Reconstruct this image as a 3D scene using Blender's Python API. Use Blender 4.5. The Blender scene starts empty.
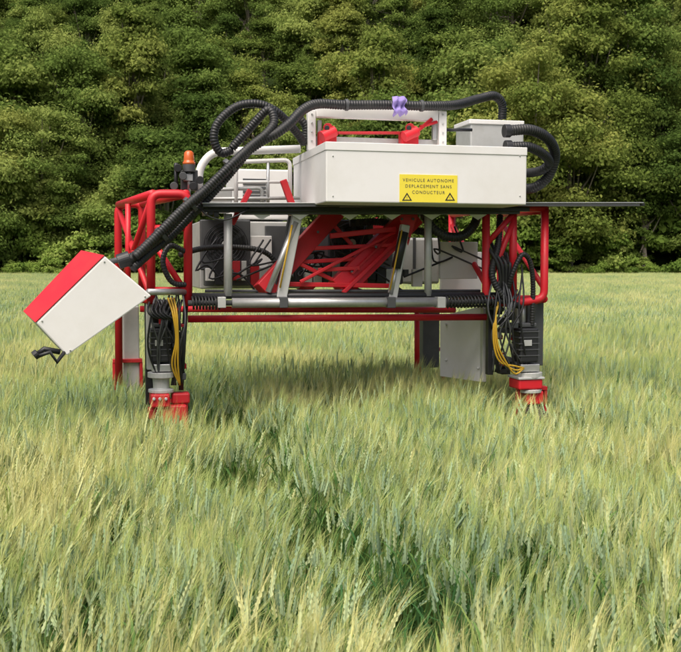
import bpy, math, random
import numpy as np
from mathutils import Vector, Matrix
random.seed(3); np.random.seed(3)
scene=bpy.context.scene
HC=1.78
PITCH=math.atan(64/1000)
# ------------------------------------------------------------ materials
def newmat(name):
    m=bpy.data.materials.new(name); m.use_nodes=True
    nt=m.node_tree; b=nt.nodes['Principled BSDF']
    return m,nt,b
def paint(name,col,rough=0.4,metal=0.0,var=0.12,scale=6.0,bump=0.03,dust=None):
    m,nt,b=newmat(name); N=nt.nodes; L=nt.links
    tc=N.new('ShaderNodeTexCoord')
    n=N.new('ShaderNodeTexNoise'); n.inputs['Scale'].default_value=scale; n.inputs['Detail'].default_value=8
    n.inputs['Roughness'].default_value=0.65
    L.new(tc.outputs['Object'],n.inputs['Vector'])
    mx=N.new('ShaderNodeMix'); mx.data_type='RGBA'
    d=dust or tuple(c*(1-var*2.2) for c in col)
    mx.inputs[6].default_value=(*col,1); mx.inputs[7].default_value=(*d,1)
    mr=N.new('ShaderNodeMapRange'); mr.inputs[1].default_value=.42; mr.inputs[2].default_value=.75
    mr.inputs[3].default_value=0; mr.inputs[4].default_value=1 if dust is None else .55
    L.new(n.outputs[0],mr.inputs[0]); L.new(mr.outputs[0],mx.inputs[0]); L.new(mx.outputs[2],b.inputs['Base Color'])
    r=N.new('ShaderNodeMapRange'); r.inputs[3].default_value=max(.05,rough-.1); r.inputs[4].default_value=min(1,rough+.18)
    L.new(n.outputs[0],r.inputs[0]); L.new(r.outputs[0],b.inputs['Roughness'])
    b.inputs['Metallic'].default_value=metal
    bp=N.new('ShaderNodeBump'); bp.inputs['Strength'].default_value=bump; bp.inputs['Distance'].default_value=.01
    L.new(n.outputs[0],bp.inputs['Height']); L.new(bp.outputs[0],b.inputs['Normal'])
    return m
RED=paint('red_paint',(0.64,0.014,0.026),.42,dust=(0.44,0.035,0.035))
DRED=paint('dark_red_paint',(0.50,0.014,0.022),.48,dust=(0.30,0.025,0.022))
WHITE=paint('white_paint',(0.79,0.79,0.78),.5,scale=2.2,dust=(0.64,0.63,0.58))
LGREY=paint('light_grey_metal',(0.55,0.56,0.55),.42,.25,dust=(0.36,0.36,0.33))
STEEL=paint('galvanised_steel',(0.55,0.56,0.56),.36,.7,scale=14)
DGREY=paint('dark_grey_metal',(0.09,0.095,0.10),.5,.3)
BLACK=paint('black_rubber',(0.016,0.017,0.019),.45,bump=.1,dust=(0.05,0.05,0.045))
BLKP=paint('black_plastic',(0.02,0.021,0.024),.42)
YEL=paint('yellow_sign_paint',(0.86,0.72,0.06),.5,var=.04)
YCAB=paint('yellow_cable_plastic',(0.62,0.38,0.03),.45)
ORG=paint('orange_beacon_lens',(0.60,0.12,0.02),.2)
PUR=paint('purple_cloth',(0.36,0.28,0.66),.8)
TYRE=paint('tyre_rubber',(0.025,0.024,0.022),.8,dust=(0.12,0.09,0.06))
# ------------------------------------------------------------ robot frame
YAW=math.radians(14)
EX=Vector((math.cos(YAW),math.sin(YAW),0)); EY=Vector((-math.sin(YAW),math.cos(YAW),0)); EZ=Vector((0,0,1))
P0=Vector((0,7.35,0))
def F(u,v,off=0.0):
    """survey point (photo measurement) on a vertical plane of the robot at setback off (m)"""
    up=326-v
    r=Vector(((u-340.5),1000*math.cos(PITCH)+up*math.sin(PITCH),-1000*math.sin(PITCH)+up*math.cos(PITCH)))
    O=Vector((0,0,HC))
    t=(P0+EY*off-O).dot(EY)/r.dot(EY)
    return O+r*t
robot=bpy.data.objects.new('crop_phenotyping_robot',None); scene.collection.objects.link(robot)
def addmesh(name,verts,faces,mat,smooth=False,parent=robot,bevel=0):
    me=bpy.data.meshes.new(name); me.from_pydata([tuple(v) for v in verts],[],faces); me.update()
    me.materials.append(mat)
    if smooth: me.polygons.foreach_set('use_smooth',[True]*len(me.polygons))
    o=bpy.data.objects.new(name,me); scene.collection.objects.link(o)
    if parent: o.parent=parent
    if bevel:
        md=o.modifiers.new('b','BEVEL'); md.width=bevel; md.segments=2; md.limit_method='ANGLE'
    return o
CUBEF=[(0,1,2,3),(7,6,5,4),(0,4,5,1),(1,5,6,2),(2,6,7,3),(3,7,4,0)]
def slab(name,p,ax,ay,az,mat,bevel=.006,parent=robot):
    vs=[p,p+ax,p+ax+az,p+az,p+ay,p+ax+ay,p+ax+ay+az,p+az+ay]
    return addmesh(name,vs,CUBEF,mat,bevel=bevel,parent=parent)
def bx(name,u0,v0,u1,v1,off,dep,mat,bevel=.006):
    a=F(u0,v1,off); b=F(u1,v0,off)
    d=b-a
    return slab(name,a,EX*d.dot(EX),EY*dep,EZ*d.z,mat,bevel)
def strip(name,u0,v0,u1,v1,off,dep,th,mat,bevel=.002):
    """long bar: top edge runs from (u0,v0) to (u1,v1); th thick, dep deep"""
    a=F(u0,v0,off);b=F(u1,v1,off)
    return slab(name,a-EZ*th,b-a,EY*dep,EZ*th,mat,bevel)
def sweep(pts,r,n=10,radii=None):
    verts=[];faces=[]
    T=[]
    for i in range(len(pts)):
        a=pts[max(0,i-1)]; b=pts[min(len(pts)-1,i+1)]
        t=(b-a); T.append(t.normalized() if t.length>1e-9 else Vector((0,0,1)))
    ref=Vector((0,0,1)) if abs(T[0].z)<.9 else Vector((1,0,0))
    nrm=(ref-T[0]*ref.dot(T[0])).normalized()
    for i,p in enumerate(pts):
        nrm=(nrm-T[i]*nrm.dot(T[i])).normalized(); bn=T[i].cross(nrm)
        rr=radii[i] if radii else r
        for k in range(n):
            a=2*math.pi*k/n
            verts.append(p+nrm*(math.cos(a)*rr)+bn*(math.sin(a)*rr))
    for i in range(len(pts)-1):
        for k in range(n):
            k2=(k+1)%n
            faces.append((i*n+k,i*n+k2,(i+1)*n+k2,(i+1)*n+k))
    faces.append(tuple(range(n))[::-1]); faces.append(tuple((len(pts)-1)*n+k for k in range(n)))
    return verts,faces
def crom(P,step):
    if len(P)<3:
        return P
    Q=[P[0]*2-P[1]]+P+[P[-1]*2-P[-2]]
    out=[]
    for i in range(1,len(Q)-2):
        p0,p1,p2,p3=Q[i-1:i+3]
        for k in range(24):
            t=k/24
            out.append(.5*((2*p1)+(p2-p0)*t+(2*p0-5*p1+4*p2-p3)*t*t+(3*p1-p0-3*p2+p3)*t**3))
    out.append(P[-1])
    L=[0]
    for a,b in zip(out,out[1:]): L.append(L[-1]+(b-a).length)
    n=max(4,int(L[-1]/step)); res=[];j=0
    for i in range(n+1):
        s=L[-1]*i/n
        while j<len(L)-2 and L[j+1]<s: j+=1
        f=(s-L[j])/max(1e-9,L[j+1]-L[j]); res.append(out[j].lerp(out[j+1],min(1,f)))
    return res
def tube(name,pl,r,mat,n=12,off=None):
    P=[F(*p) if not isinstance(p,Vector) else p for p in pl]
    v,f=sweep(P,r,n); return addmesh(name,v,f,mat,smooth=False if n<8 else True) 
def rtube(name,pl,r,mat,rad=.05):
    P=[F(*p) if not isinstance(p,Vector) else p for p in pl]
    out=[P[0]]
    for i in range(1,len(P)-1):
        a,b,c=P[i-1],P[i],P[i+1]
        d1=(a-b);d2=(c-b); q=min(rad,d1.length*.45,d2.length*.45)
        s=b+d1.normalized()*q; e=b+d2.normalized()*q
        for k in range(6):
            t=k/5; out.append(s*(1-t)**2+b*2*t*(1-t)+e*t*t)
    out.append(P[-1])
    v,f=sweep(out,r,12); o=addmesh(name,v,f,mat,smooth=True)
    return o
def hose(name,pl,r,mat=BLACK,corr=True,step=None):
    if corr: step=.005
    P=crom([F(*p) if not isinstance(p,Vector) else p for p in pl],step or .02)
    prof=(1.0,1.0,.88,.88)
    rad=[r*prof[i%4] for i in range(len(P))] if corr else None
    v,f=sweep(P,r,14,rad); return addmesh(name,v,f,mat,smooth=True)
def cable(name,pl,r=.006,mat=BLKP):
    P=crom([F(*p) for p in pl],.03); v,f=sweep(P,r,6); return addmesh(name,v,f,mat,smooth=True)
def cyl(name,a,b,r,mat,n=24,radii=None,smooth=False):
    A=F(*a) if not isinstance(a,Vector) else a; B=F(*b) if not isinstance(b,Vector) else b
    v,f=sweep([A,B],r,n); o=addmesh(name,v,f,mat,bevel=.003)
    return o
# ---- main instrument box
bx('instrument_box',326,150.2,527,202,-.5,1.12,WHITE,.008)
bx('instrument_box_lid',325.5,147.5,527.5,150,-.505,1.13,WHITE,.004)
bx('instrument_box_back_panel',470,124,524,200,.72,.35,LGREY,.01)
bx('instrument_box_back_lid',469.5,121,524.5,123.8,.71,.37,WHITE,.006)
for u in (333,520):
    for v in (156,196): cyl('box_rivet',(u,v,-.505),(u,v,-.49),.005,STEEL,10)
SG=-.504
bx('warning_sign_plate',399.5,175.5,457.5,202.0,SG,.003,YEL,0)
def text(s,u,v,size,mat,off):
    c=bpy.data.curves.new('t','FONT'); c.body=s; c.size=size; c.align_x='CENTER'; c.align_y='CENTER'; c.space_character=1.25
    o=bpy.data.objects.new('t',c); scene.collection.objects.link(o)
    bpy.context.view_layer.update()
    dg=bpy.context.evaluated_depsgraph_get(); me=bpy.data.meshes.new_from_object(o.evaluated_get(dg))
    bpy.data.objects.remove(o)
    o=bpy.data.objects.new('warning_sign_lettering',me); scene.collection.objects.link(o); me.materials.clear(); me.materials.append(mat)
    o.matrix_world=Matrix.Translation(F(u,v,off))@Matrix.Rotation(YAW,4,'Z')@Matrix.Rotation(math.pi/2,4,'X'); o.parent=robot
for s,v in (('VEHICULE AUTONOME',180.5),('DEPLACEMENT SANS',186.5),('CONDUCTEUR',192.5)):
    text(s,428.5,v,.030,DGREY,SG-.002)
for u in (407,450):
    a=F(u-5,200.6,SG-.002);b=F(u+5,200.6,SG-.002);c=F(u,192.6,SG-.002)
    cen=(a+b+c)/3
    vs=[a,b,c]+[cen+(p-cen)*.66 for p in (a,b,c)]
    addmesh('warning_sign_triangle',vs,[(0,1,4,3),(1,2,5,4),(2,0,3,5)],BLKP)
    text('!',u,198.3,.03,BLKP,SG-.002)
# ---- cross boom plate: thin folded sheet
strip('boom_plate_edge',202,202.6,644,202.2,-.16,.30,.008,STEEL)
strip('boom_plate_lip',203,204.0,640,203.6,-.155,.025,.020,DGREY)
strip('boom_plate_web',205,204.0,636,203.6,-.12,.22,.012,BLKP)
bx('boom_tip',640.5,202.8,645,206.0,-.13,.05,BLKP,.003)
strip('boom_under_rail',203,207.2,530,207,-.09,.12,.032,BLKP)
strip('boom_under_rail_2',243,211.6,520,211.3,-.06,.08,.02,DGREY)
for u in (262,300,350,392,432,478):
    addmesh('boom_gusset',[F(u-9,214.5,-.05),F(u+9,214.5,-.05),F(u,220,-.05),F(u-9,214.5,-.03),F(u+9,214.5,-.03),F(u,220,-.03)],[(0,2,1),(3,4,5),(0,1,4,3),(1,2,5,4),(2,0,3,5)],WHITE)
for u,v in ((208,213),(214,215),(240,212),(196,211)):
    bx('boom_clip',u,v-3,u+5,v+2,-.08,.05,BLKP,.003)
cable('boom_wire',[(200,208,-.14),(208,216,-.16),(224,220,-.16),(240,214,-.14),(250,208,-.1)],.006)
# ---- white portal frame on top
bx('portal_left_post',308,110,316,150,.1,.06,WHITE); bx('portal_right_post',439,111,447,150,.1,.06,WHITE)
bx('portal_top_beam',316.4,109,438.6,117,.1,.06,WHITE)
bx('portal_mid_beam',316.4,140,438.6,146,.16,.05,LGREY)
bx('portal_inner_left',318,120,322,140,.12,.04,STEEL); bx('portal_inner_right',433,120,437,140,.12,.04,STEEL)
for i in range(4):
    cyl('portal_bolt',(312,114+i*9,.09),(312,114+i*9,.1),.008,STEEL,8);cyl('portal_bolt',(443,115+i*9,.09),(443,115+i*9,.1),.008,STEEL,8)
for u in (328,410):
    bx('roller_bracket',u-8,131,u+9,147,.05,.1,RED,.01)
    cyl('roller_knob',(u-6,137,-.0),(u+7,131,.02),.04,RED)
    cyl('roller_axle',(u,128,.0),(u,128,.2),.035,DRED)
    cyl('roller_cap',(u-1,128,-.02),(u-1,128,-.0),.018,BLKP)
cyl('roller_shaft',(338,133,.08),(400,133,.08),.012,DRED,10)
tube('portal_brace',[(420,127,.1),(437,122,.1)],.012,RED,8)
tube('portal_brace_2',[(400,146,.1),(432,119,.1)],.014,RED,8)
tube('top_rod_right',[(447,130,.2),(472,130,.2)],.012,BLKP,8)
P=[]
nu,nv=9,11
for j in range(nv):
    for i in range(nu):
        u=391+13*i/(nu-1)+(1.5*math.sin(j*.9) if i>5 else 0); v=97+19*j/(nv-1)
        p=F(u,v+1.8*math.sin(i*1.6)*(j/nv),.0); P.append(p+EY*(-.045+.016*math.sin(i*1.7+j*.6)+.015*math.cos(j*1.2)))
addmesh('purple_rag',P,[(j*nu+i,j*nu+i+1,(j+1)*nu+i+1,(j+1)*nu+i) for j in range(nv-1) for i in range(nu-1)],PUR,smooth=True)
# ---- hoses
R=.036
hose('main_hose',[(502,119,.45),(502,104,.42),(494,96,.38),(478,99,.3),(455,105,.12),(425,106,.03),(385,105,.03),(345,105,.03),(318,104,.0),(303,110,-.05),(290,123,-.1),(277,133,-.12),(262,141,-.12),(240,157,-.12),(215,182,-.14),(190,206,-.18),(165,232,-.2),(143,250,-.25),(126,263,-.3)],R)
hose('main_hose_2',[(300,118,.15),(306,128,.15),(304,142,.15),(297,133,.1),(278,113,.0),(258,104,-.02),(236,107,-.02),(218,123,-.02),(214,140,-.02),(221,153,.0),(232,150,.02)],.031)
hose('main_hose_3',[(232,148,.0),(250,128,-.02),(268,110,-.06),(274,122,-.1),(266,134,-.13),(250,147,-.15),(232,164,-.2),(205,190,-.22),(186,206,-.26),(160,232,-.28),(135,257,-.32)],.032)
hose('main_hose_4',[(248,152,-.05),(228,176,-.08),(212,194,-.1),(190,217,-.1),(170,237,-.12),(150,253,-.2),(133,268,-.3)],.03)
hose('box_hose_upper',[(506,131,-.3),(530,130,-.28),(548,139,-.2),(555,155,-.1),(549,175,0),(536,187,.1),(520,189,.3)],.04)
hose('box_hose_lower',[(507,147,-.3),(528,147,-.28),(543,154,-.2),(549,163,-.1),(540,171,.0),(520,174,.3)],.036)
for u,v in ((507,131),(508,147)): cyl('hose_flange',(u-3,v,-.3),(u+3,v,-.3),.048,BLKP)
hose('drop_hose',[(424,213,.05),(431,226,.03),(445,236,.02),(462,236,.05),(474,225,.1),(478,212,.15)],.036)
def strap(u0,v0,u1,v1,o,r):
    A=F(u0,v0,o);B=F(u1,v1,o); cyl('hose_clamp',A,B,r,DGREY)
strap(228,167,231,164,-.14,.055);strap(189,206,192,203,-.19,.06);strap(345,105,348,105,.03,.043);strap(420,106,423,106,.03,.043);strap(160,236,163,233,-.22,.055)
# ---- left sensor head (tapered housing)
a=F(105,256,-.45); b=F(152,296,-.45); c=F(67,356,-.42); d_=F(36,323,-.42)
a2=F(82,251,-.10); d2=F(24,312,-.16); b2=b+(a2-a); c2=c+(d2-d_)
addmesh('sensor_head_housing',[a,b,c,d_,a2,b2,c2,d2],[(3,2,1,0),(4,5,6,7),(0,1,5,4),(1,2,6,5),(2,3,7,6),(3,0,4,7)],WHITE,bevel=.01)
n=((a2-a).cross(d_-a)).normalized()
if n.dot(b-a)>0:n=-n
base4=[p+n*.003 for p in (a,a2,d2,d_)]
addmesh('sensor_head_red_cover',base4+[p+n*.006 for p in base4],CUBEF,RED,bevel=.002)
fn=(b-a).cross(d_-a).normalized()
if fn.y>0: fn=-fn
for fa,fb in ((.06,.05),(.94,.05),(.06,.94),(.94,.94)):
    q=(a*(1-fa)+b*fa)*(1-fb)+(d_*(1-fa)+c*fa)*fb
    cyl('sensor_head_screw',q-fn*.004,q+fn*.006,.006,STEEL,10)
cyl('sensor_head_socket',F(118,262,-.3),F(130,258,-.3),.05,BLKP)
tube('sensor_bracket',[(66,350,-.4),(57,362,-.45),(50,352,-.45),(36,357,-.45)],.014,BLKP,8)
tube('sensor_bracket_2',[(60,352,-.4),(44,349,-.42),(38,354,-.42)],.018,BLKP,8)
cyl('sensor_knob',(34,356,-.45),(38,353,-.45),.03,BLKP,14)
tube('sensor_head_arm',[(148,292,-.3),(186,292,0)],.022,STEEL)
tube('sensor_head_arm_2',[(110,262,-.1),(152,250,0)],.02,DGREY)
# ---- red tube frames
r1=.031;r2=.022
def hoop(nm,pl,r=r1): rtube(nm,pl,r,RED,.07)
hoop('left_hoop_front',[(151,303,0),(151,194,0),(188,194,0),(188,306,0)])
hoop('left_hoop_rear',[(119,385,1.2),(118,205,1.2),(142,204,1.2),(142,300,1.2)])
hoop('left_top_rail',[(153,194,.0),(119,205,1.2)]); hoop('left_top_rail_2',[(186,194,0),(142,204,1.2)])
hoop('left_mid_rail',[(151,262,0),(118,262,1.2)],r2); hoop('left_low_rail',[(151,300,0),(119,296,1.2)])
hoop('left_diag',[(151,298,0),(119,210,1.2)],r2); hoop('left_diag_2',[(151,200,0),(119,292,1.2)],r2)
hoop('left_diag_3',[(188,296,0),(152,240,0)],r2); hoop('left_cross',[(151,290,0),(188,290,0)],r2);hoop('left_cross_2',[(151,228,0),(188,228,0)],r2)
hoop('left_vert',[(128,294,.7),(128,204,.7)],r2)
hoop('right_hoop_front',[(486,208,0),(486,300,0),(512,304,0),(544,299,0),(545,207,0)])
hoop('right_hoop_inner',[(513,207,.02),(513,303,.02)]); hoop('right_top',[(484,208,0),(546,208,0)])
hoop('right_hoop_rear',[(452,212,1.3),(452,296,1.3),(500,299,1.3),(500,212,1.3)])
hoop('right_rail',[(486,300,0),(452,296,1.3)]);hoop('right_rail_2',[(544,299,0),(500,299,1.3)]);hoop('right_rail_3',[(545,210,0),(500,214,1.3)]);hoop('right_rail_4',[(486,210,0),(452,214,1.3)])
hoop('right_diag',[(486,290,0),(513,222,0)],r2);hoop('right_diag_2',[(545,290,0),(500,220,1.3)],r2);hoop('right_diag_3',[(486,285,0),(452,225,1.3)],r2);hoop('right_diag_4',[(486,245,0),(512,215,0)],r2)
tube('lower_red_beam',[(188,319,.1),(486,317,.1)],.026,RED)
tube('lower_red_beam_rear',[(140,309,1.25),(455,310,1.25)],.026,RED)
tube('front_silver_shaft',[(232,303,-.05),(446,302,-.05)],.036,STEEL,20)
tube('front_black_rail',[(192,296,0),(500,295,0)],.022,BLKP,12)
tube('front_black_rail_2',[(205,291,.1),(480,291,.1)],.012,DGREY,12)
def spring(nm,a,b,r,turns,wr):
    A=F(*a);B=F(*b);d=B-A;t=d.normalized();n1=Vector((0,0,1));n2=t.cross(n1)
    P=[A+d*(i/(turns*14))+n1*(math.cos(i*2*math.pi/14)*r)+n2*(math.sin(i*2*math.pi/14)*r) for i in range(turns*14+1)]
    v,f=sweep(P,wr,6); addmesh(nm,v,f,BLACK,smooth=True)
spring('left_coil_cable',(192,303,-.05),(221,303,-.05),.042,9,.008)
spring('right_coil_cable',(446,302,-.05),(500,301,-.05),.042,16,.008)
tube('coil_core',[(188,303,-.05),(232,303,-.05)],.02,DGREY);tube('coil_core_2',[(446,302,-.05),(504,301,-.05)],.02,DGREY)
for u in (222,284,392,442): bx('shaft_clamp',u-4,297,u+4,308,-.1,.1,DGREY if u in(284,392) else LGREY,.004)
tube('grey_post',[(228,214,.0),(228,296,.0)],.030,LGREY);tube('grey_post_2',[(428,214,.0),(428,296,.0)],.028,LGREY)
def beam(nm,a,b,w,d,mat):
    A=F(*a);B=F(*b);z=(B-A);zn=z.normalized();y=(EY-zn*EY.dot(zn)).normalized();x=y.cross(zn)
    slab(nm,A-x*w/2-y*d/2,x*w,y*d,z,mat,.006)
beam('grey_link',(297,216,.0),(281,298,.0),.075,.06,LGREY);beam('grey_link_2',(405,225,.0),(392,298,.0),.065,.06,LGREY)
beam('grey_link_edge',(290,216,.06),(274,290,.06),.02,.05,DGREY)
beam('lift_arm',(335,212,.35),(262,292,.05),.14,.1,DRED);beam('lift_arm_2',(413,215,.35),(338,290,.15),.18,.1,RED)
beam('lift_arm_back',(380,222,.9),(300,292,.9),.1,.08,DRED)
beam('lift_arm_flange',(418,220,.27),(343,293,.07),.03,.03,RED)
beam('lift_arm_slot',(400,226,.24),(352,274,.10),.02,.01,DRED)
beam('lift_cross',(300,249,.2),(392,245,.2),.03,.03,RED)
beam('lift_cross_2',(285,263,.2),(372,258,.2),.03,.03,RED)
beam('lift_cross_3',(276,284,.1),(396,286,.1),.035,.03,RED)
beam('lift_cross_4',(296,262,.15),(345,286,.15),.03,.03,RED);beam('lift_cross_5',(330,236,.2),(396,229,.2),.04,.04,RED)
beam('lift_strut',(300,282,.05),(395,232,.2),.025,.02,RED)
beam('lift_strut_2',(325,216,.3),(352,245,.3),.03,.02,RED)
beam('lift_strut_3',(318,270,.12),(360,268,.12),.03,.02,RED)
addmesh('lift_bracket',[F(398,214,.05),F(418,214,.05),F(408,246,.05),F(398,214,.12),F(418,214,.12),F(408,246,.12)],[(0,2,1),(3,4,5),(0,1,4,3),(1,2,5,4),(2,0,3,5)],RED,bevel=.004)
for i,(u,v) in enumerate(((402,219),(408,226),(413,219),(408,238),(376,247),(352,272),(318,232),(285,268))): cyl('lift_bolt',(u,v,.03 if i<4 else .1),(u,v,.06 if i<4 else .2),.011,DGREY,8)
beam('hazard_arm',(250,190,.15),(232,224,.1),.04,.03,RED);beam('hazard_arm_2',(292,205,.2),(283,180,.2),.05,.04,RED)
tube('ram',[(296,222,-.02),(268,292,-.02)],.022,STEEL);tube('ram_2',[(404,232,-.03),(396,268,-.03)],.035,BLKP);tube('ram_rod',[(396,268,-.03),(391,294,-.03)],.015,STEEL)
tube('yellow_line',[(292,225,-.05),(280,288,-.05)],.007,YCAB,8);tube('yellow_line_2',[(402,230,-.06),(390,290,-.06)],.006,YCAB,8)
# ---- machinery behind
bx('engine_cabinet',200,222,300,289,.75,.7,LGREY,.01)
bx('engine_cabinet_top',236,170,292,219,.8,.6,WHITE,.012)
bx('cabinet_seam',200,255,300,256.5,.742,.006,DGREY,0)
for k in range(7): bx('cabinet_louvre',243,179+k*4,266,180.6+k*4,.79,.008,DGREY,0)
bx('engine_block',303,228,392,280,.95,.5,DGREY,.01)
bx('cabinet_gap_shade',266,226,296,262,.70,.06,DGREY,.004)  # solid dark slab standing in for the shade inside a gap
bx('cabinet_white_panel',247,236,272,276,.66,.05,WHITE,.006)
bx('tank',392,238,440,284,1.0,.5,LGREY,.02)
for k in range(3): bx('tank_strap',399+k*14,237.5,402+k*14,284.5,.99,.52,DGREY,.002)
bx('side_panel',440,242,478,279,.4,.04,WHITE,.006)
bx('equip_row',205,268,400,286,.6,.1,DGREY,.006)
for i in range(24):
    random.seed(i); u=206+i*9
    bx('small_unit',u,258+random.random()*12,u+4+random.random()*6,276+random.random()*12,.5+random.random()*.06,.05,random.choice([LGREY,DGREY,STEEL,BLKP,WHITE,DRED]),.004)
def fan(u,v,r,off):
    C=F(u,v,off); 
    slab('radiator_shroud',C-EX*(r*1.15)-EZ*(r*1.15)+EY*.02,EX*r*2.3,EY*.05,EZ*r*2.3,DGREY,.01)
    for k in range(7):
        rr=r*(k+1)/7; P=[C+EX*math.cos(t*math.pi/16)*rr+EZ*math.sin(t*math.pi/16)*rr for t in range(33)]
        vv,ff=sweep(P,.004,5); addmesh('fan_guard_ring',vv,ff,BLKP,smooth=True)
    for k in range(8):
        a=k*math.pi/4; d=EX*math.cos(a)+EZ*math.sin(a);e=EX*math.cos(a+.5)+EZ*math.sin(a+.5)
        addmesh('fan_blade',[C+EY*.012,C+d*r*.95+EY*.012,C+e*r*.95+EY*.004],[(0,1,2)],BLKP)
    cyl('fan_hub',C-EY*.01,C+EY*.01,r*.2,LGREY)
fan(226,245,.17,.62);fan(352,243,.16,.62);fan(378,248,.09,.75)
for i in range(16):
    random.seed(40+i); u=200+random.random()*260; v=225+random.random()*30
    cable('wiring_loom',[(u,v,.45),(u+random.uniform(-20,20),v+25,.35),(u+random.uniform(-30,30),v+20,.4),(u+random.uniform(-50,50),v+40,.4)],.008,random.choice([BLKP,BLKP,BLACK,DGREY]))
hose('engine_duct',[(180,255,.2),(200,249,.3),(230,247,.5),(262,251,.5),(276,265,.5),(270,285,.5)],.022)
hose('engine_duct_2',[(350,223,.4),(380,222,.4),(402,228,.4),(425,232,.3)],.03)
rtube('white_pipe',[(199,196,.3),(199,168,.3),(212,152,.3),(300,149,.3)],.03,WHITE,.15)
rtube('guard_rail',[(236,216,.3),(236,162,.3),(290,160,.3),(290,216,.3)],.016,WHITE,.05)
rtube('guard_rail_2',[(204,216,.35),(204,190,.35),(262,188,.35),(262,216,.35)],.014,LGREY,.04)
tube('guard_rail_mid',[(236,182,.3),(290,182,.3)],.012,WHITE,8);tube('guard_rail_vert',[(268,160,.3),(268,216,.3)],.012,STEEL,8)
tube('guard_rail_low',[(200,199,.3),(300,198,.3)],.013,LGREY,8)
bx('control_unit',205,190,232,212,.5,.2,LGREY,.008);bx('control_unit_2',182,170,198,190,.12,.12,DGREY,.008)
bx('camera_unit',184,174,193,181,.08,.1,STEEL,.004)
tube('antenna_post',[(176,194,.1),(176,163,.1)],.014,BLKP,8)
for i,(u,v) in enumerate(((178,168),(183,176),(193,186),(174,186),(200,180))): cyl('lamp_unit',(u,v,.02),(u,v,.1),.028,[BLKP,DGREY][i%2],16)
base=F(189,165,.1)
prof=[(0,.045),(.02,.045),(.022,.038),(.035,.038),(.085,.034),(.098,.022),(.102,.004)]
P=[base+EZ*z for z,_ in prof]; v,f=sweep(P,0,20,[q for _,q in prof]); addmesh('beacon_lens',v,f,ORG,smooth=True)
cyl('beacon_base',base-EZ*.05,base+EZ*.005,.045,DGREY)
tube('beacon_post',[(189,195,.1),(189,169,.1)],.013,STEEL,8)
# ---- legs
def wheel(c,r,w):
    prof=[(.55,-w/2),(.9,-w/2),(.98,-w*.38),(1,0),(.98,w*.38),(.9,w/2),(.55,w/2),(.5,w*.3),(.12,w*.15),(.12,-w*.15),(.5,-w*.3)]
    n=40;vs=[];fs=[];m=len(prof)
    for i in range(n):
        a=2*math.pi*i/n
        for j,(q,x) in enumerate(prof):
            k=1+(.03 if (i%2 and 1<j<5) else 0)
            vs.append(c+EX*x+(EY*math.cos(a)+EZ*math.sin(a))*q*r*k)
        for j in range(m): 
            fs.append((i*m+j,((i+1)%n)*m+j,((i+1)%n)*m+(j+1)%m,i*m+(j+1)%m))
    addmesh('wheel_tyre',vs,fs,TYRE,smooth=False); cyl('wheel_hub',c-EX*w*.5,c+EX*w*.5,r*.2,DRED)
def leg(u,s,off=0):
    bx('leg_column',u-14,300,u-4,370,off+.08,.1,LGREY,.006)
    bx('leg_column_dark',u-3,300,u+14,366,off+.1,.12,DGREY,.006)
    bx('drive_motor',u-10,328,u+9,363,off-.03,.14,BLKP,.014)
    bx('drive_motor_cap',u-8,323,u+7,327.6,off-.01,.1,DGREY,.008)
    for k in range(5): bx('motor_fin',u-11,331+k*6,u+10,332.5+k*6,off-.035,.15,DGREY,.001)
    bx('motor_label',u-6,340,u+2,346,off-.04,.008,LGREY,.001)
    bx('gearbox_neck',u-9,364,u+10,372,off-.02,.12,STEEL,.006)
    c1=F(u,372,off+.03);c2=F(u,392,off+.03)
    v,f=sweep([c1,c1.lerp(c2,.25),c1.lerp(c2,.3),c1.lerp(c2,.8),c1.lerp(c2,.85),c2],0,20,[.095,.095,.06,.055,.09,.09]); addmesh('gearbox_bell',v,f,LGREY,smooth=False,bevel=.003)
leg(161,0)
leg(530,0)
bx('left_foot_block',151,394,170,408,-.08,.2,RED,.012);bx('left_foot_block_2',163,405,187,432,-.05,.2,RED,.012)
bx('left_foot_plate',149,409,162,420,-.02,.15,DRED,.01)
bx('left_foot_bolt',172,393,190,404,.0,.12,DRED,.012)
for u in (154,160,166): cyl('foot_bolt',(u,399,-.1),(u,399,-.07),.012,STEEL,8)
bx('right_foot_block',519,379,543,390,-.05,.2,RED,.012);bx('right_foot_block_2',527,391,544,405,-.03,.18,RED,.012);bx('right_foot_base',519,377,545,380,-.06,.22,LGREY,.004)
wl=F(170,470,.0); wheel(Vector((wl.x,wl.y+.05,.33)),.33,.16)
wr=F(532,440,.0); wheel(Vector((wr.x,wr.y+.05,.33)),.33,.16)
wr2=F(128,400,1.3); wheel(Vector((wr2.x,wr2.y,.33)),.33,.16)
wr3=F(432,400,1.7); wheel(Vector((wr3.x,wr3.y,.33)),.33,.16)
# wheel forks carry the feet down to the hubs
for W_,u_ in ((wl,170),(wr,532),(wr2,128),(wr3,432)):
    top=Vector((W_.x,W_.y+.05,.78)) if W_ in (wl,wr) else Vector((W_.x,W_.y,.95))
    for s_ in (-1,1):
        q=top+EX*(s_*.11); slab('wheel_fork',q-EX*.012-EY*.03-EZ*(q.z-.33),EX*.024,EY*.06,EZ*(q.z-.33),DRED,.003)
    slab('wheel_fork_crown',top-EX*.12-EY*.035,EX*.24,EY*.07,EZ*.03,DRED,.003)
bx('rear_left_leg_panel',124,306,139,405,1.3,.3,LGREY,.01)
bx('rear_right_leg',423,308,440,368,1.6,.2,DGREY,.01);bx('rear_right_leg_cap',420,306,443,311,1.55,.25,STEEL,.01)
tube('rear_right_tube',[(417,306,1.4),(417,378,1.4)],.024,RED)
g=[F(440,316,.95),F(483,306,.3),F(483,382,.3),F(440,376,.95)]
t=EX*.012
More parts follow.
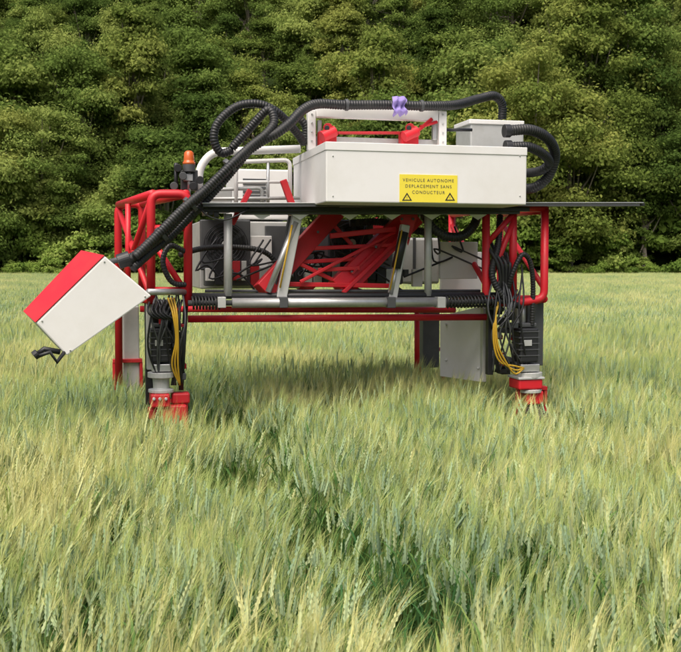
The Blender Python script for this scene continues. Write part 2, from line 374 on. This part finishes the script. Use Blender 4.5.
addmesh('leg_guard_plate',g+[p+t for p in g],[(0,1,2,3),(7,6,5,4),(0,4,5,1),(1,5,6,2),(2,6,7,3),(3,7,4,0)],WHITE)
for k,(u,v) in enumerate(((446,324),(446,360),(478,315),(478,368))): cyl('guard_bolt',(u,v,(.95-(u-440)/43*.65)-.03),(u,v,(.95-(u-440)/43*.65)),.01,STEEL,8)
bx('leg_guard_front',482.5,308,487,382,.28,.06,LGREY,.004)
bx('right_leg_white_panel',441,252,482,292,.9,.04,WHITE,.006)
random.seed(12)
for cx0,cx1,v0,v1,o in ((150,186,304,330,.02),(488,520,304,345,.03),(172,186,330,380,.08),(490,516,345,376,.1)):
    for i in range(16):
        u=random.uniform(cx0,cx1-7);v=random.uniform(v0,v1-6)
        bx('hydraulic_part',u,v,u+random.uniform(3,9),v+random.uniform(3,10),o+random.uniform(-.05,.1),random.uniform(.04,.12),random.choice([BLKP,BLKP,DGREY,DGREY,STEEL,BLKP,DRED]),.004)
bx('left_leg_mast',146,300,152,405,.15,.08,BLKP,.004);bx('right_leg_mast',488,303,494,375,.1,.06,BLKP,.004)
tube('left_leg_tube',[(186,300,.05),(181,390,.05)],.018,BLKP,10);tube('right_leg_tube',[(523,300,.05),(523,330,.05)],.018,STEEL,10)
for k in range(3):
    cable('yellow_cable',[(168+k*3,298,-.05),(173+k*2,315,-.12),(176+k,340,-.1),(172+k*3,365,-.06),(180,385,-.0)],.007,YCAB)
    cable('yellow_cable_r',[(500-k*2,300,-.06),(494+k,322,-.1),(494+k*2,345,-.1),(500+k*3,362,-.08),(515,366+k*4,-.05),(524,368,-.03)],.007,YCAB)
random.seed(5)
for k in range(12):
    u=random.uniform(152,184); cable('leg_cable',[(u,random.uniform(285,300),-.0),(u+random.uniform(-8,8),320,-.1),(u+random.uniform(-8,8),350,-.06),(u+random.uniform(-6,6),385,.02)],.007,random.choice([BLKP,BLACK,DGREY]))
    u=random.uniform(490,530); cable('leg_cable_r',[(u,random.uniform(250,290),.0),(u+random.uniform(-10,10),305,-.1),(u+random.uniform(-12,12),335,-.08),(u+random.uniform(-6,10),372,.02)],.007,random.choice([BLKP,BLACK,DGREY]))
for k in range(4):
    u=490+k*6; hose('bundle_hose',[(u-6,236+k*4,.1),(u,250+k*4,-.02),(u+8-2*k,265,-.06),(u+10-k*3,285,-.04),(u+4,305,0)],.013,corr=False)
hose('right_loop_hose',[(506,300,.0),(512,275,-.08),(522,255,-.08),(530,262,-.06),(533,285,-.02),(532,325,0)],.02)
hose('right_big_hose',[(500,216,.1),(498,245,.0),(492,275,-.05),(506,300,-.06),(520,306,0)],.026)
for k in range(5):
    cable('left_hang',[(150+k*5,300,-.0),(148+k*4,312,-.12),(160+k*4,318,-.1),(170+k*3,300,-.02)],.008)
hose('left_loop_hose',[(186,252,.0),(170,246,-.05),(163,262,-.08),(172,282,-.05),(190,285,0)],.02)

# ------------------------------------------------------------ world helpers
def ground_pt(u,v,z):
    up=326-v
    r=Vector(((u-340.5),1000*math.cos(PITCH)+up*math.sin(PITCH),-1000*math.sin(PITCH)+up*math.cos(PITCH)))
    t=(z-HC)/r.z
    return Vector((0,0,HC))+r*t
def npmesh(name,V,Fq,mats,mi=None,tone=None,smooth=False):
    me=bpy.data.meshes.new(name)
    V=np.asarray(V,dtype=np.float32); 
    nv=len(V); me.vertices.add(nv); me.vertices.foreach_set('co',V.ravel())
    loops=np.concatenate([np.asarray(f,dtype=np.int32).ravel() for f in Fq])
    tot=np.concatenate([np.full(len(f),np.asarray(f).shape[1],dtype=np.int32) for f in Fq])
    st=np.concatenate([[0],np.cumsum(tot)[:-1]]).astype(np.int32)
    me.loops.add(len(loops)); me.loops.foreach_set('vertex_index',loops)
    me.polygons.add(len(tot)); me.polygons.foreach_set('loop_start',st); me.polygons.foreach_set('loop_total',tot)
    for m in mats: me.materials.append(m)
    if mi is not None: me.polygons.foreach_set('material_index',np.asarray(mi,dtype=np.int32))
    if tone is not None:
        a=me.attributes.new('tone','FLOAT','POINT'); a.data.foreach_set('value',np.asarray(tone,dtype=np.float32))
    me.update(calc_edges=True); me.validate()
    return me
def scatter(name,pts,rots,scls,idx,coll):
    me=bpy.data.meshes.new(name); me.vertices.add(len(pts)); me.vertices.foreach_set('co',np.asarray(pts,dtype=np.float32).ravel())
    a=me.attributes.new('rot','FLOAT_VECTOR','POINT'); a.data.foreach_set('vector',np.asarray(rots,dtype=np.float32).ravel())
    a=me.attributes.new('scl','FLOAT_VECTOR','POINT'); a.data.foreach_set('vector',np.asarray(scls,dtype=np.float32).ravel())
    a=me.attributes.new('idx','INT','POINT'); a.data.foreach_set('value',np.asarray(idx,dtype=np.int32))
    o=bpy.data.objects.new(name,me); scene.collection.objects.link(o)
    ng=bpy.data.node_groups.new(name+'_scatter','GeometryNodeTree')
    ng.interface.new_socket('Geometry',in_out='INPUT',socket_type='NodeSocketGeometry')
    ng.interface.new_socket('Geometry',in_out='OUTPUT',socket_type='NodeSocketGeometry')
    N=ng.nodes;L=ng.links
    gi=N.new('NodeGroupInput');go=N.new('NodeGroupOutput')
    ip=N.new('GeometryNodeInstanceOnPoints'); ci=N.new('GeometryNodeCollectionInfo'); ci.inputs['Collection'].default_value=coll
    ci.inputs['Separate Children'].default_value=True; ci.inputs['Reset Children'].default_value=True
    def na(n,t):
        x=N.new('GeometryNodeInputNamedAttribute'); x.data_type=t; x.inputs['Name'].default_value=n
        return next(s for s in x.outputs if s.enabled and s.name=='Attribute')
    e=N.new('FunctionNodeEulerToRotation'); L.new(na('rot','FLOAT_VECTOR'),e.inputs[0])
    L.new(gi.outputs[0],ip.inputs['Points']); L.new(ci.outputs[0],ip.inputs['Instance']); ip.inputs['Pick Instance'].default_value=True
    L.new(na('idx','INT'),ip.inputs['Instance Index']); L.new(e.outputs[0],ip.inputs['Rotation']); L.new(na('scl','FLOAT_VECTOR'),ip.inputs['Scale'])
    L.new(ip.outputs[0],go.inputs[0])
    md=o.modifiers.new('scatter','NODES'); md.node_group=ng
    return o
def vegmat(name,c0,c1,c2,scale=.5,transl=.35,rnd=.3,nz=1.5,hue=None):
    m,nt,b=newmat(name);N=nt.nodes;L=nt.links; N.remove(b)
    g=N.new('ShaderNodeNewGeometry'); n=N.new('ShaderNodeTexNoise'); n.inputs['Scale'].default_value=scale; n.inputs['Detail'].default_value=1
    L.new(g.outputs['Position'],n.inputs['Vector'])
    oi=N.new('ShaderNodeObjectInfo'); at=N.new('ShaderNodeAttribute'); at.attribute_name='tone'
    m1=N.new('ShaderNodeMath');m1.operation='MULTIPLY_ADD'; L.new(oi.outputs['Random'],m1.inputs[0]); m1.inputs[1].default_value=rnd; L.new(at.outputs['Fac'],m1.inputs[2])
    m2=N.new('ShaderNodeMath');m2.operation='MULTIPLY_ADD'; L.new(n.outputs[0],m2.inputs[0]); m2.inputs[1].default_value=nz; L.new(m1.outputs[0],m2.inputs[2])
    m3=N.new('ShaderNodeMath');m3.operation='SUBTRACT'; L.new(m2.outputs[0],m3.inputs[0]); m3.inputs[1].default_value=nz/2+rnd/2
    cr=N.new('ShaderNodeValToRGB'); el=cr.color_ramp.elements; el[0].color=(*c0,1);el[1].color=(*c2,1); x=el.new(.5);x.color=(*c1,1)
    L.new(m3.outputs[0],cr.inputs[0]); col=cr.outputs[0]
    if hue:
        mm=N.new('ShaderNodeMath');mm.operation='FRACT'; m7=N.new('ShaderNodeMath');m7.operation='MULTIPLY';m7.inputs[1].default_value=7.31
        L.new(oi.outputs['Random'],m7.inputs[0]);L.new(m7.outputs[0],mm.inputs[0])
        mr=N.new('ShaderNodeMapRange');mr.inputs[1].default_value=.45;mr.inputs[2].default_value=1;mr.inputs[3].default_value=0;mr.inputs[4].default_value=.6
        L.new(mm.outputs[0],mr.inputs[0])
        mx=N.new('ShaderNodeMix');mx.data_type='RGBA';mx.blend_type='MULTIPLY';mx.inputs[7].default_value=(*hue,1)
        L.new(mr.outputs[0],mx.inputs[0]);L.new(col,mx.inputs[6]);col=mx.outputs[2]
    df=N.new('ShaderNodeBsdfDiffuse');L.new(col,df.inputs[0])
    if transl>0:
        tr=N.new('ShaderNodeBsdfTranslucent'); L.new(col,tr.inputs[0]); ms=N.new('ShaderNodeMixShader'); ms.inputs[0].default_value=transl
        L.new(df.outputs[0],ms.inputs[1]);L.new(tr.outputs[0],ms.inputs[2]); L.new(ms.outputs[0],N['Material Output'].inputs[0])
    else: L.new(df.outputs[0],N['Material Output'].inputs[0])
    return m
# ------------------------------------------------------------ wheat
M_EAR=vegmat('wheat_ear',(.24,.35,.22),(.36,.46,.26),(.54,.56,.28),.6,0,nz=2.0)
M_AWN=vegmat('wheat_awn',(.38,.50,.17),(.56,.63,.23),(.80,.76,.34),.6,.3,nz=2.0)
M_LEAF=vegmat('wheat_leaf',(.06,.16,.055),(.13,.25,.07),(.28,.36,.10),.6,.3,nz=2.0)
def wheat_tile(name,size,n,seed,simple=False,thick=1.0):
    rs=np.random.RandomState(seed)
    V=[];T=[];Q=[];mT=[];mQ=[];tone=[]
    def add(vs,tris,quads,m,t):
        b=len(V); V.extend(vs); tone.extend([t]*len(vs))
        for f in tris: T.append([b+i for i in f]); mT.append(m)
        for f in quads: Q.append([b+i for i in f]); mQ.append(m)
    for s in range(n):
        x,y=rs.uniform(-size/2,size/2,2); h=np.clip(rs.normal(.61,.055),.42,.76); t=np.clip(rs.normal(.5,.2),.05,.95)
        la=rs.normal(.6,1.2); ln=abs(rs.normal(0.06,.06)); lx,ly=math.cos(la)*ln,math.sin(la)*ln
        base=np.array([x,y,0.]); mid=np.array([x+lx*.3,y+ly*.3,h*.6]); top=np.array([x+lx,y+ly,h])
        w=.0021*thick; a=rs.uniform(0,3.14); d=np.array([math.cos(a),math.sin(a),0])*w; e=np.array([-d[1],d[0],0])
        add([mid-e,mid+e,top+e*.7,top-e*.7],[],[(0,1,2,3)],2,t+.2)
        if not simple:
            add([base-d,base+d,mid+d,mid-d,top+d*.7,top-d*.7],[],[(0,1,2,3),(3,2,4,5)],2,t+.2)
        dr=np.array([lx*2.6+rs.normal(0,.16),ly*2.6+rs.normal(0,.16),1.]); dr/=np.linalg.norm(dr)
        sd=np.cross(dr,[math.cos(a),math.sin(a),.1]); sd/=np.linalg.norm(sd); s2=np.cross(dr,sd)
        EL=rs.uniform(.07,.105); W=.0056*thick
        c=top
        rings=[(0,.3),(.25,1),(.7,.85),(1,.1)]
        vs=[]
        for f_,wd in rings:
            p=c+dr*EL*f_
            vs+= [p+sd*W*wd,p+s2*W*.7*wd,p-sd*W*wd,p-s2*W*.7*wd]
        qs=[]
        for i in range(3):
            for k in range(4): qs.append((i*4+k,i*4+(k+1)%4,i*4+4+(k+1)%4,i*4+4+k))
        add(vs,[],qs,0,t)
        if not simple:
            for k in range(10):
                p=c+dr*EL*(k/10.5); sg=1 if k%2 else -1
                for dd in (sd,s2):
                    o=dd*sg
                    add([p+o*W*.5,p+o*W*1.6+dr*.008,p+o*W*.9+dr*.019,p+o*W*.1+dr*.009],[],[(0,1,2,3)],0,t+.35*(rs.rand()-.4))
        na=5 if simple else 15
        for k in range(na):
            f_=rs.uniform(.1,1); p=c+dr*EL*f_; an=rs.uniform(0,6.283)
            o=sd*math.cos(an)+s2*math.sin(an)
            dv=dr+o*rs.uniform(.05,.30)+np.array([.09,.02,0]); dv/=np.linalg.norm(dv); LL=rs.uniform(.08,.14)
            wv=np.cross(dv,rs.normal(size=3)); wv/=np.linalg.norm(wv); wv*=.0007*(thick if not simple else thick*1.05)
            m_=p+dv*LL*.6; e_=p+dv*LL+np.array([.010,0,-.003])
            add([p-wv,p+wv,m_+wv*.7,m_-wv*.7,e_],[(3,2,4)],[(0,1,2,3)],1,t+rs.uniform(-.25,.3))
        for k in range(1 if simple else 2+(s%2)):
            z0=h*rs.uniform(.45,.9); az=rs.uniform(0,6.283); LL=rs.uniform(.12,.24); ww=rs.uniform(.004,.0072)*thick
            o=np.array([math.cos(az),math.sin(az),0]); sdv=np.array([-o[1],o[0],0])
            p=base+(top-base)*(z0/h); el=rs.uniform(.9,1.4); vs=[];q=[]; dro=rs.uniform(.5,2.6)
            seg=4
            for i in range(seg+1):
                f_=i/seg; wd=ww*(1-f_**2)*(1 if i else .7)+.0003
                vs+=[p-sdv*wd,p+sdv*wd]
                ang=el-dro*f_**1.5
                p=p+(o*math.cos(ang)+np.array([0,0,math.sin(ang)]))*LL/seg
                if i<seg: q.append((i*2,i*2+1,i*2+3,i*2+2))
            add(vs,[],q,2,t+rs.uniform(-.3,.2))
    return npmesh(name,V,[T,Q],[M_EAR,M_AWN,M_LEAF],mT+mQ,tone)
cw=bpy.data.collections.new('wheat_plants')
NT=7
for i in range(NT):
    o=bpy.data.objects.new('wheat_a%d'%i,wheat_tile('wheat_a%d'%i,.44,72,i)); cw.objects.link(o)
NF=3
for i in range(NF):
    o=bpy.data.objects.new('wheat_b%d'%i,wheat_tile('wheat_b%d'%i,1.3,280,50+i,True,2.0)); cw.objects.link(o)
lane=[ground_pt(u,v,.62) for u,v in ((215,398),(245,430),(268,470),(288,520),(312,565),(370,610),(415,655))]
def segd(p,a,b):
    ab=b-a; t=max(0,min(1,(p-a).dot(ab)/ab.dot(ab))); return (p-(a+ab*t)).length
lane2=[Vector((x.x,x.y,0)) for x in lane]
wlv=Vector((wl.x,wl.y,0)); wrv=Vector((wr.x,wr.y,0))
rs=np.random.RandomState(77)
pts=[];rots=[];scl=[];idx=[]
y=1.5
from mathutils import noise as mnoise
while y<16:
    x=-(.42*y+1.8)
    while x<.42*y+1.8:
        px=x+rs.uniform(-.13,.13);py=y+rs.uniform(-.13,.13); p=Vector((px,py,0))
        hz=1.02+.13*mnoise.noise(Vector((px*1.1,py*.6,0)))+.08*mnoise.noise(Vector((px*3,py*2,3)))+rs.normal(0,.035)
        d=min(segd(p,lane2[i],lane2[i+1]) for i in range(len(lane2)-1)) if y<9 else 9
        if d<.13: hz*=.5
        elif d<.28: hz*=.78
        for wv_ in (wlv,wrv):
            dd=math.hypot(px-wv_.x,(py-wv_.y+.2)*.7)
            if dd<.3: hz*=.70
        pts.append((px,py,0));rots.append((rs.normal(0,.08),rs.normal(0,.08),rs.normal(0,.35)));scl.append((1,1,hz));idx.append(rs.randint(NT))
        x+=.38
    y+=.38
n1=len(pts)
while y<92:
    x=-(.42*y+5)
    while x<.42*y+5:
        px=x+rs.uniform(-.35,.35);py=y+rs.uniform(-.35,.35)
        hz=1.0+.07*mnoise.noise(Vector((px*.4,py*.3,0)))+rs.normal(0,.04)
        pts.append((px,py,0));rots.append((0,0,rs.normal(0,.4)));scl.append((1,1,hz));idx.append(NT+rs.randint(NF)); x+=1.1
    y+=1.1
print('wheat instances',n1,len(pts))
scatter('wheat_field',pts,rots,scl,idx,cw)
# ------------------------------------------------------------ ground & hillside
gm,nt,b=newmat('soil_and_grass'); N=nt.nodes;L=nt.links
g=N.new('ShaderNodeNewGeometry');n=N.new('ShaderNodeTexNoise');n.inputs['Scale'].default_value=1.5;n.inputs['Detail'].default_value=8
L.new(g.outputs['Position'],n.inputs['Vector']);cr=N.new('ShaderNodeValToRGB');cr.color_ramp.elements[0].position=.3;cr.color_ramp.elements[1].position=.7
cr.color_ramp.elements[0].color=(.022,.036,.010,1);cr.color_ramp.elements[1].color=(.05,.08,.02,1)
L.new(n.outputs[0],cr.inputs[0]);L.new(cr.outputs[0],b.inputs['Base Color']);b.inputs['Roughness'].default_value=.95;b.inputs['Specular IOR Level'].default_value=.1
def terrain(x,y):
    z=0
    if y>90: z=(y-90)*.55*min(1,(y-90)/12)
    if y>90: z+=2.5*math.sin(x*.05+1)*min(1,(y-90)/30)
    return min(z,90+ (y-90)*.02)
xs=list(range(-400,401,16)); ys=[-300,-150,-50,0,40,80,90,94,98,104,110,118,126,136,148,160,175,190,210,240,300,400,700]
vs=[(x,yy,terrain(x,yy)) for yy in ys for x in xs]; nx=len(xs)
fs=[(j*nx+i,j*nx+i+1,(j+1)*nx+i+1,(j+1)*nx+i) for j in range(len(ys)-1) for i in range(nx-1)]
addmesh('ground',vs,fs,gm,True,None)
# ------------------------------------------------------------ trees
M_TL=vegmat('tree_leaves',(.075,.125,.028),(.165,.24,.055),(.31,.37,.10),.06,.35,rnd=.6,nz=1.4,hue=(1.06,.90,.80))
M_SH=vegmat('shrub_leaves',(.12,.20,.04),(.21,.31,.06),(.34,.40,.11),.1,.3,rnd=.5)
M_BK=paint('tree_bark',(.28,.24,.19),.9,scale=2,bump=.4)
def make_tree(name,H,Rr,seed,leaves,lsz,trunk=True,mat=M_TL,np_=46,pr=.30):
    rs=np.random.RandomState(seed); VV=[];FF=[];mats=[];ton=[]
    base=0
    cz=H*.54
    centers=[];rad=[]
    for i in range(np_):
        while True:
            q=rs.uniform(-1,1,3)
            if .25<np.linalg.norm(q)<1: break
        zf=q[2]; wid=Rr*(1.0 if zf<0 else 1-.35*zf)
        centers.append([q[0]*wid*.85,q[1]*wid*.85,cz+q[2]*H*.43]); rad.append(rs.uniform(.45,1.25)*Rr*pr)
    centers=np.array(centers);rad=np.array(rad)
    if trunk:
        def limb(pts,radii,n=7):
            nonlocal base
            v,f=sweep([Vector(p) for p in pts],0,n,radii)
            f=[q for q in f if len(q)==4]
            VV.extend([tuple(a) for a in v]); FF.extend([[base+k for k in q] for q in f]); mats.extend([1]*len(f)); ton.extend([.5]*len(v)); base+=len(v)
        tp=[(0,0,-1),(rs.normal(0,.1),rs.normal(0,.1),H*.2),(rs.normal(0,.4),rs.normal(0,.4),H*.5),(rs.normal(0,.5),rs.normal(0,.5),H*.85)]
        limb(tp,[H*.022,H*.017,H*.011,H*.003],9)
        for c in centers[:18]:
            f_=rs.uniform(.15,.6); s=Vector(tp[1]).lerp(Vector(tp[3]),f_*.7); e=Vector(c); m=s.lerp(e,.5)+Vector((0,0,-.03*H+rs.normal(0,.2)))
            limb([s,m,e],[H*.008,H*.005,H*.0015],5)
    pidx=rs.choice(np_,leaves,p=rad**2/np.sum(rad**2))
    d=rs.normal(size=(leaves,3)); d/=np.linalg.norm(d,axis=1)[:,None]
    d[:,2]=np.where(d[:,2]<-.3,-d[:,2]*.6,d[:,2])
    rr=rad[pidx]*np.clip(rs.normal(.88,.24,leaves),.15,1.6)
    ph=pidx[:,None]*1.7
    rr*=1+.25*np.sin(d[:,0]*6+ph[:,0])*np.sin(d[:,1]*7+ph[:,0]*2)
    P=centers[pidx]+d*rr[:,None]*np.array([1.1,1.1,.85])
    nrm=d*1.0+rs.normal(size=(leaves,3))*.6+np.array([0,0,.25]); nrm/=np.linalg.norm(nrm,axis=1)[:,None]
    t=np.cross(nrm,rs.normal(size=(leaves,3))); t/=np.linalg.norm(t,axis=1)[:,None]; bb=np.cross(nrm,t)
    s=(rs.uniform(.5,1.3,leaves)*lsz)[:,None]
    q=np.stack([P-t*s,P+bb*s*.6+nrm*s*.12,P+t*s,P-bb*s*.6+nrm*s*.12],1).reshape(-1,3)
    tone=.45+(rs.normal(0,.16,np_)[pidx])+rs.normal(0,.09,leaves)+.12*d[:,2]  # random tone, plus top light painted in: upper side of each puff lighter
    fq=np.arange(leaves*4).reshape(-1,4)+base
    V=np.concatenate([np.array(VV).reshape(-1,3),q]) if VV else q
    faces=[np.array(FF,dtype=np.int32).reshape(-1,4),fq] if FF else [fq]
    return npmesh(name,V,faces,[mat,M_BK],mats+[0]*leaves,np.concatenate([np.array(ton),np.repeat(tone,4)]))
ct=bpy.data.collections.new('woodland_tree_kinds')
specs=[(15,5.2,46,.30),(17,5.8,50,.28),(13,4.8,40,.3),(17,3.2,34,.34),(12,5.5,44,.28),(19,6.6,64,.24),(14,4.2,26,.30)]
NTR=len(specs)
for i,(H,Rr,npf,pr) in enumerate(specs):
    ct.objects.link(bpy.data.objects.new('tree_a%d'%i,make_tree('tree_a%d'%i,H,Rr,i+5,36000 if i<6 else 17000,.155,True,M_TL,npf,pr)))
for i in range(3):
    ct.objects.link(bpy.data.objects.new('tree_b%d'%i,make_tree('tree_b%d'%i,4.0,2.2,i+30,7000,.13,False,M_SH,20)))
rs=np.random.RandomState(5)
pts=[];rots=[];scl=[];idx=[]
for yy,sp,s0 in ((92,7.0,.95),(97,7,1.0),(104,7,1),(111,6.5,.95),(119,6.5,.9),(128,7,.9),(138,7,.9),(149,7,.9),(161,8,.9),(175,8,1),(190,9,1)):
    x=-yy*.45-14+rs.uniform(0,4)
    while x<yy*.45+14:
        px=x+rs.uniform(-2,2);py=yy+rs.uniform(-2.5,2.5); s=s0*rs.uniform(.58,1.25)
        pts.append((px,py,terrain(px,py)-.5));rots.append((rs.normal(0,.06),rs.normal(0,.06),rs.uniform(0,6.28)));scl.append((s*rs.uniform(.85,1.2),s,s*rs.uniform(.9,1.15)));idx.append(rs.randint(NTR)); x+=sp*rs.uniform(.6,1.2)
for yy in (86.5,89,94):
    x=-58
    while x<58:
        s=rs.uniform(.35,1.5) if yy>87 else rs.uniform(.15,.6)
        if yy>90: s*=1.4
        pts.append((x,yy+rs.uniform(-1,1),terrain(x,yy)-.3));rots.append((0,0,rs.uniform(0,6.28)));scl.append((s*1.2,s,s*rs.uniform(.8,1.3)));idx.append(NTR+rs.randint(3)); x+=rs.uniform(1.2,4.2)
scatter('woodland_trees',pts,rots,scl,idx,ct)
# ------------------------------------------------------------ light
w=bpy.data.worlds.new('World');scene.world=w;w.use_nodes=True
nt=w.node_tree; bg=nt.nodes['Background']; sky=nt.nodes.new('ShaderNodeTexSky');sky.sky_type='NISHITA';sky.sun_disc=False
EL=math.radians(60);AZ=math.radians(200)
sky.sun_elevation=EL;sky.sun_rotation=AZ;sky.dust_density=8.0;sky.ozone_density=.4;sky.air_density=.9
nt.links.new(sky.outputs[0],bg.inputs[0]);bg.inputs[1].default_value=.15
sd=bpy.data.lights.new('sun','SUN');sd.energy=2.9;sd.angle=math.radians(50);sd.color=(1,.96,.90)
so=bpy.data.objects.new('sun',sd);scene.collection.objects.link(so)
dirv=Vector((math.sin(AZ)*math.cos(EL),math.cos(AZ)*math.cos(EL),math.sin(EL)))
so.rotation_euler=dirv.to_track_quat('Z','Y').to_euler()
# ------------------------------------------------------------ camera
cam=bpy.data.cameras.new('camera');co=bpy.data.objects.new('camera',cam);scene.collection.objects.link(co)
co.location=(0,0,HC);co.rotation_euler=(math.pi/2-PITCH,0,0);cam.sensor_width=36;cam.lens=36*1000/681;cam.clip_end=2000
cam.dof.use_dof=True;cam.dof.focus_distance=6.6;cam.dof.aperture_fstop=12
scene.camera=co
scene.view_settings.view_transform='Standard';scene.view_settings.look='None';scene.view_settings.exposure=0
